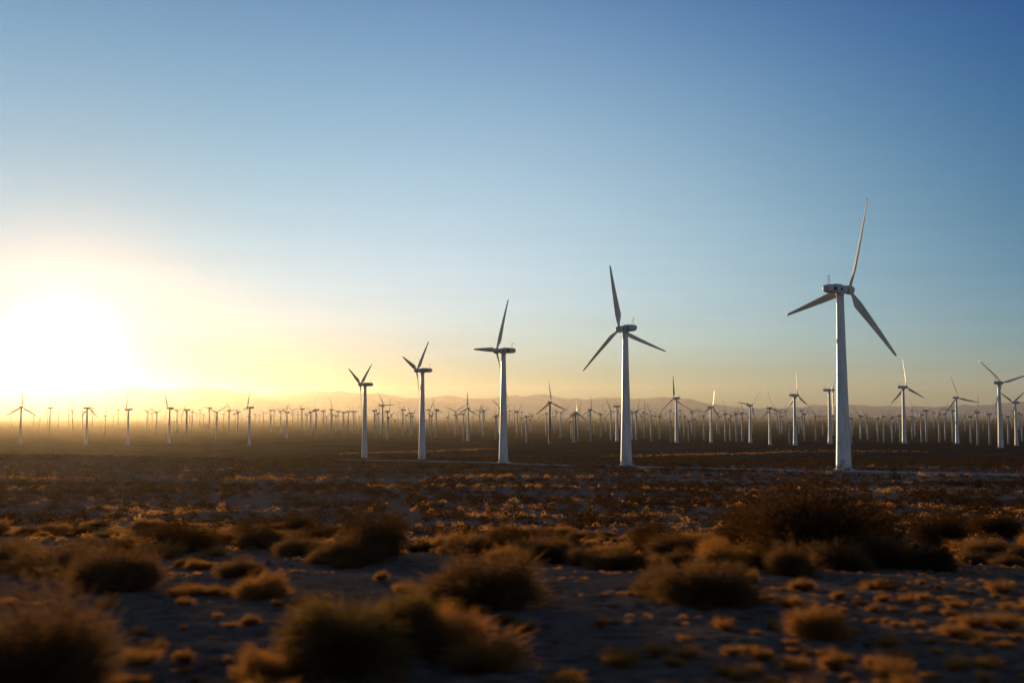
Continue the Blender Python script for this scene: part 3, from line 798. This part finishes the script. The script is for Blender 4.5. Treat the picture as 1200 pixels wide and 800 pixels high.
hz.data.materials.append(m); tag(hz, 'thin golden haze lying over the whole plain', 'haze', kind='stuff')

# ------------------------------------------------------------------ sky, sun
W = bpy.data.worlds.new("World"); S.world = W; W.use_nodes = True
nt = W.node_tree; nd = nt.nodes; ln = nt.links; nd.clear()
out = N(nd, 'ShaderNodeOutputWorld'); bg = N(nd, 'ShaderNodeBackground')
sky = N(nd, 'ShaderNodeTexSky'); sky.sky_type = 'NISHITA'; sky.sun_disc = False
sky.sun_elevation = SUN_EL; sky.sun_rotation = SUN_AZ; sky.altitude = 200; sky.air_density = 1.0; sky.dust_density = 1.5; sky.ozone_density = 2.0
bg.inputs['Strength'].default_value = 0.12
tc = N(nd, 'ShaderNodeTexCoord'); nrm = N(nd, 'ShaderNodeVectorMath'); nrm.operation = 'NORMALIZE'; ln.new(tc.outputs['Generated'], nrm.inputs[0])
dot = N(nd, 'ShaderNodeVectorMath'); dot.operation = 'DOT_PRODUCT'; ln.new(nrm.outputs[0], dot.inputs[0]); dot.inputs[1].default_value = tuple(SUN_DIR)
ac = N(nd, 'ShaderNodeMath'); ac.operation = 'ARCCOSINE'; ac.use_clamp = False; ln.new(dot.outputs['Value'], ac.inputs[0])
def glow(width, power, col, strength):
    d = N(nd, 'ShaderNodeMath'); d.operation = 'DIVIDE'; d.inputs[1].default_value = R(width); ln.new(ac.outputs[0], d.inputs[0])
    p = N(nd, 'ShaderNodeMath'); p.operation = 'POWER'; p.inputs[1].default_value = power; ln.new(d.outputs[0], p.inputs[0])
    ng = N(nd, 'ShaderNodeMath'); ng.operation = 'MULTIPLY'; ng.inputs[1].default_value = -1; ln.new(p.outputs[0], ng.inputs[0])
    e = N(nd, 'ShaderNodeMath'); e.operation = 'EXPONENT'; ln.new(ng.outputs[0], e.inputs[0])
    v = N(nd, 'ShaderNodeVectorMath'); v.operation = 'SCALE'; v.inputs[0].default_value = tuple(c * strength for c in col); ln.new(e.outputs[0], v.inputs['Scale'])
    return v.outputs[0]
g1 = glow(2.2, 1.25, (1.0, 0.96, 0.87), 10); g2 = glow(13.0, 2.0, (1.0, 0.92, 0.72), 0.9)
# colour of the clear evening air: a smooth correction of the sky model by elevation and by angle from the sun
SKYFIT = [[-7.5986, 17.2484, -4.0711, -14.6411, 15.9043, -9.9018, 9.5243, -6.449, -14.9241, -31.3405, -5.0091, 6.9568], [1.4132, 4.3429, 3.7737, -15.6512, 0.3837, -1.7338, -3.0092, -0.0511, -4.3928, -8.076, -3.3555, 4.8676], [3.7168, -7.6511, 25.5696, -31.2188, -2.8447, 0.2958, -3.369, 0.036, 0.8682, -1.4029, -3.1036, 4.8327]]  #FIT
def mth(op, a, b=None, clamp=False):
    n = N(nd, 'ShaderNodeMath'); n.operation = op; n.use_clamp = clamp
    for i, v in enumerate((a, b)):
        if v is None: continue
        if isinstance(v, (int, float)): n.inputs[i].default_value = v
        else: ln.new(v, n.inputs[i])
    return n.outputs[0]
sep = N(nd, 'ShaderNodeSeparateXYZ'); ln.new(nrm.outputs[0], sep.inputs[0])
zc = mth('MAXIMUM', mth('MINIMUM', sep.outputs[2], 0.42), 0.0)
tt = mth('MAXIMUM', mth('MINIMUM', ac.outputs[0], 1.0), 0.06)
e3 = mth('EXPONENT', mth('MULTIPLY', tt, -3.0)); e8 = mth('EXPONENT', mth('MULTIPLY', tt, -8.0)); z2 = mth('MULTIPLY', zc, zc)
feat = [None, zc, z2, mth('MULTIPLY', z2, zc), tt, mth('MULTIPLY', tt, tt), e3, e8, mth('MULTIPLY', zc, tt), mth('MULTIPLY', zc, e3),
        mth('EXPONENT', mth('MULTIPLY', zc, -22.0)), mth('MULTIPLY', tt, mth('EXPONENT', mth('MULTIPLY', zc, -22.0)))]
# the zenith and the sky high up behind are darker than the part low over the horizon
mr = N(nd, 'ShaderNodeMapRange'); mr.interpolation_type = 'SMOOTHSTEP'
mr.inputs['From Min'].default_value = 0.42; mr.inputs['From Max'].default_value = 0.85; mr.inputs['To Min'].default_value = 1.0; mr.inputs['To Max'].default_value = 0.30
ln.new(sep.outputs[2], mr.inputs['Value'])
# pale blue band added low in the unseen sky behind, to brighten the towers
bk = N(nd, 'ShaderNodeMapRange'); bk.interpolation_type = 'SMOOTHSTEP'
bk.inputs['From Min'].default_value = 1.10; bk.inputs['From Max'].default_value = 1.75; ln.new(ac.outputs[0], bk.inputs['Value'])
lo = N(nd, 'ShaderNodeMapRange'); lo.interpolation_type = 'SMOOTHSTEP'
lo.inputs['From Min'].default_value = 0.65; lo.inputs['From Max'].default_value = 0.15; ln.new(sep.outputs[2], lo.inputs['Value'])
fill_band = mth('MULTIPLY', bk.outputs['Result'], lo.outputs['Result'])
cmb = N(nd, 'ShaderNodeCombineXYZ')
for ch in range(3):
    acc = SKYFIT[ch][0]
    for k in range(1, 12): acc = mth('ADD', mth('MULTIPLY', feat[k], SKYFIT[ch][k]), acc)
    core = mth('MULTIPLY', mth('EXPONENT', acc), mr.outputs['Result'])
    ln.new(core, cmb.inputs[ch])
ml = N(nd, 'ShaderNodeVectorMath'); ml.operation = 'MULTIPLY'; ln.new(sky.outputs[0], ml.inputs[0]); ln.new(cmb.outputs[0], ml.inputs[1])
mb_ = N(nd, 'ShaderNodeMix'); mb_.data_type = 'VECTOR'; ln.new(fill_band, mb_.inputs['Factor']); ln.new(ml.outputs[0], mb_.inputs[4]); mb_.inputs[5].default_value = (2.25, 3.0, 3.6)
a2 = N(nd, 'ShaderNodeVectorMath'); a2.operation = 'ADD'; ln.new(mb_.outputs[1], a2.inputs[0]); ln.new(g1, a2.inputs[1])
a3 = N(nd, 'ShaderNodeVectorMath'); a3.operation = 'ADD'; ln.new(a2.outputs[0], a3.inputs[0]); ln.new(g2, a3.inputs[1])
# faint streaks of high thin cloud low over the horizon
mp_ = N(nd, 'ShaderNodeMapping'); mp_.inputs['Scale'].default_value = (2.2, 2.2, 42.0); mp_.inputs['Rotation'].default_value = (0.03, 0.05, 0); ln.new(nrm.outputs[0], mp_.inputs['Vector'])
cn = N(nd, 'ShaderNodeTexNoise'); cn.inputs['Scale'].default_value = 1.6; cn.inputs['Detail'].default_value = 6; cn.inputs['Roughness'].default_value = 0.6; ln.new(mp_.outputs[0], cn.inputs['Vector'])
cs = mth('ADD', mth('MULTIPLY', mth('MULTIPLY', mth('SUBTRACT', cn.outputs['Fac'], 0.5), 0.42), mth('EXPONENT', mth('MULTIPLY', zc, -9.0))), 1.0)
a4 = N(nd, 'ShaderNodeVectorMath'); a4.operation = 'SCALE'; ln.new(a3.outputs[0], a4.inputs[0]); ln.new(cs, a4.inputs['Scale'])
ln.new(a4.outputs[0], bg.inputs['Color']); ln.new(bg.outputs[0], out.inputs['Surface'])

L = bpy.data.lights.new('sun', 'SUN'); L.energy = 5.0; L.angle = R(0.6); L.color = (1.0, 0.63, 0.29)
so = bpy.data.objects.new('sun', L); COL.objects.link(so)
from mathutils import Vector
so.rotation_euler = Vector(tuple(SUN_DIR)).to_track_quat('Z', 'Y').to_euler()

# ------------------------------------------------------------------ camera + render settings
cam = bpy.data.cameras.new('camera'); co = bpy.data.objects.new('camera', cam); COL.objects.link(co)
co.location = (0, 0, EYE); co.rotation_euler = (math.pi / 2 + PITCH, 0, 0)
cam.sensor_width = 36; cam.lens = 36 * F / 1200; cam.clip_start = 0.1; cam.clip_end = 40000
cam.dof.use_dof = True; cam.dof.focus_distance = 260; cam.dof.aperture_fstop = 0.85; cam.dof.aperture_ratio = 0.55
S.camera = co
S.view_settings.view_transform = 'Standard'; S.view_settings.look = 'None'; S.view_settings.exposure = 0; S.view_settings.gamma = 1
S.render.engine = 'CYCLES'
c = S.cycles
c.use_denoising = True; c.max_bounces = 5; c.diffuse_bounces = 3; c.transmission_bounces = 3; c.volume_bounces = 0; c.transparent_max_bounces = 8
c.sample_clamp_indirect = 4.0; c.use_adaptive_sampling = False
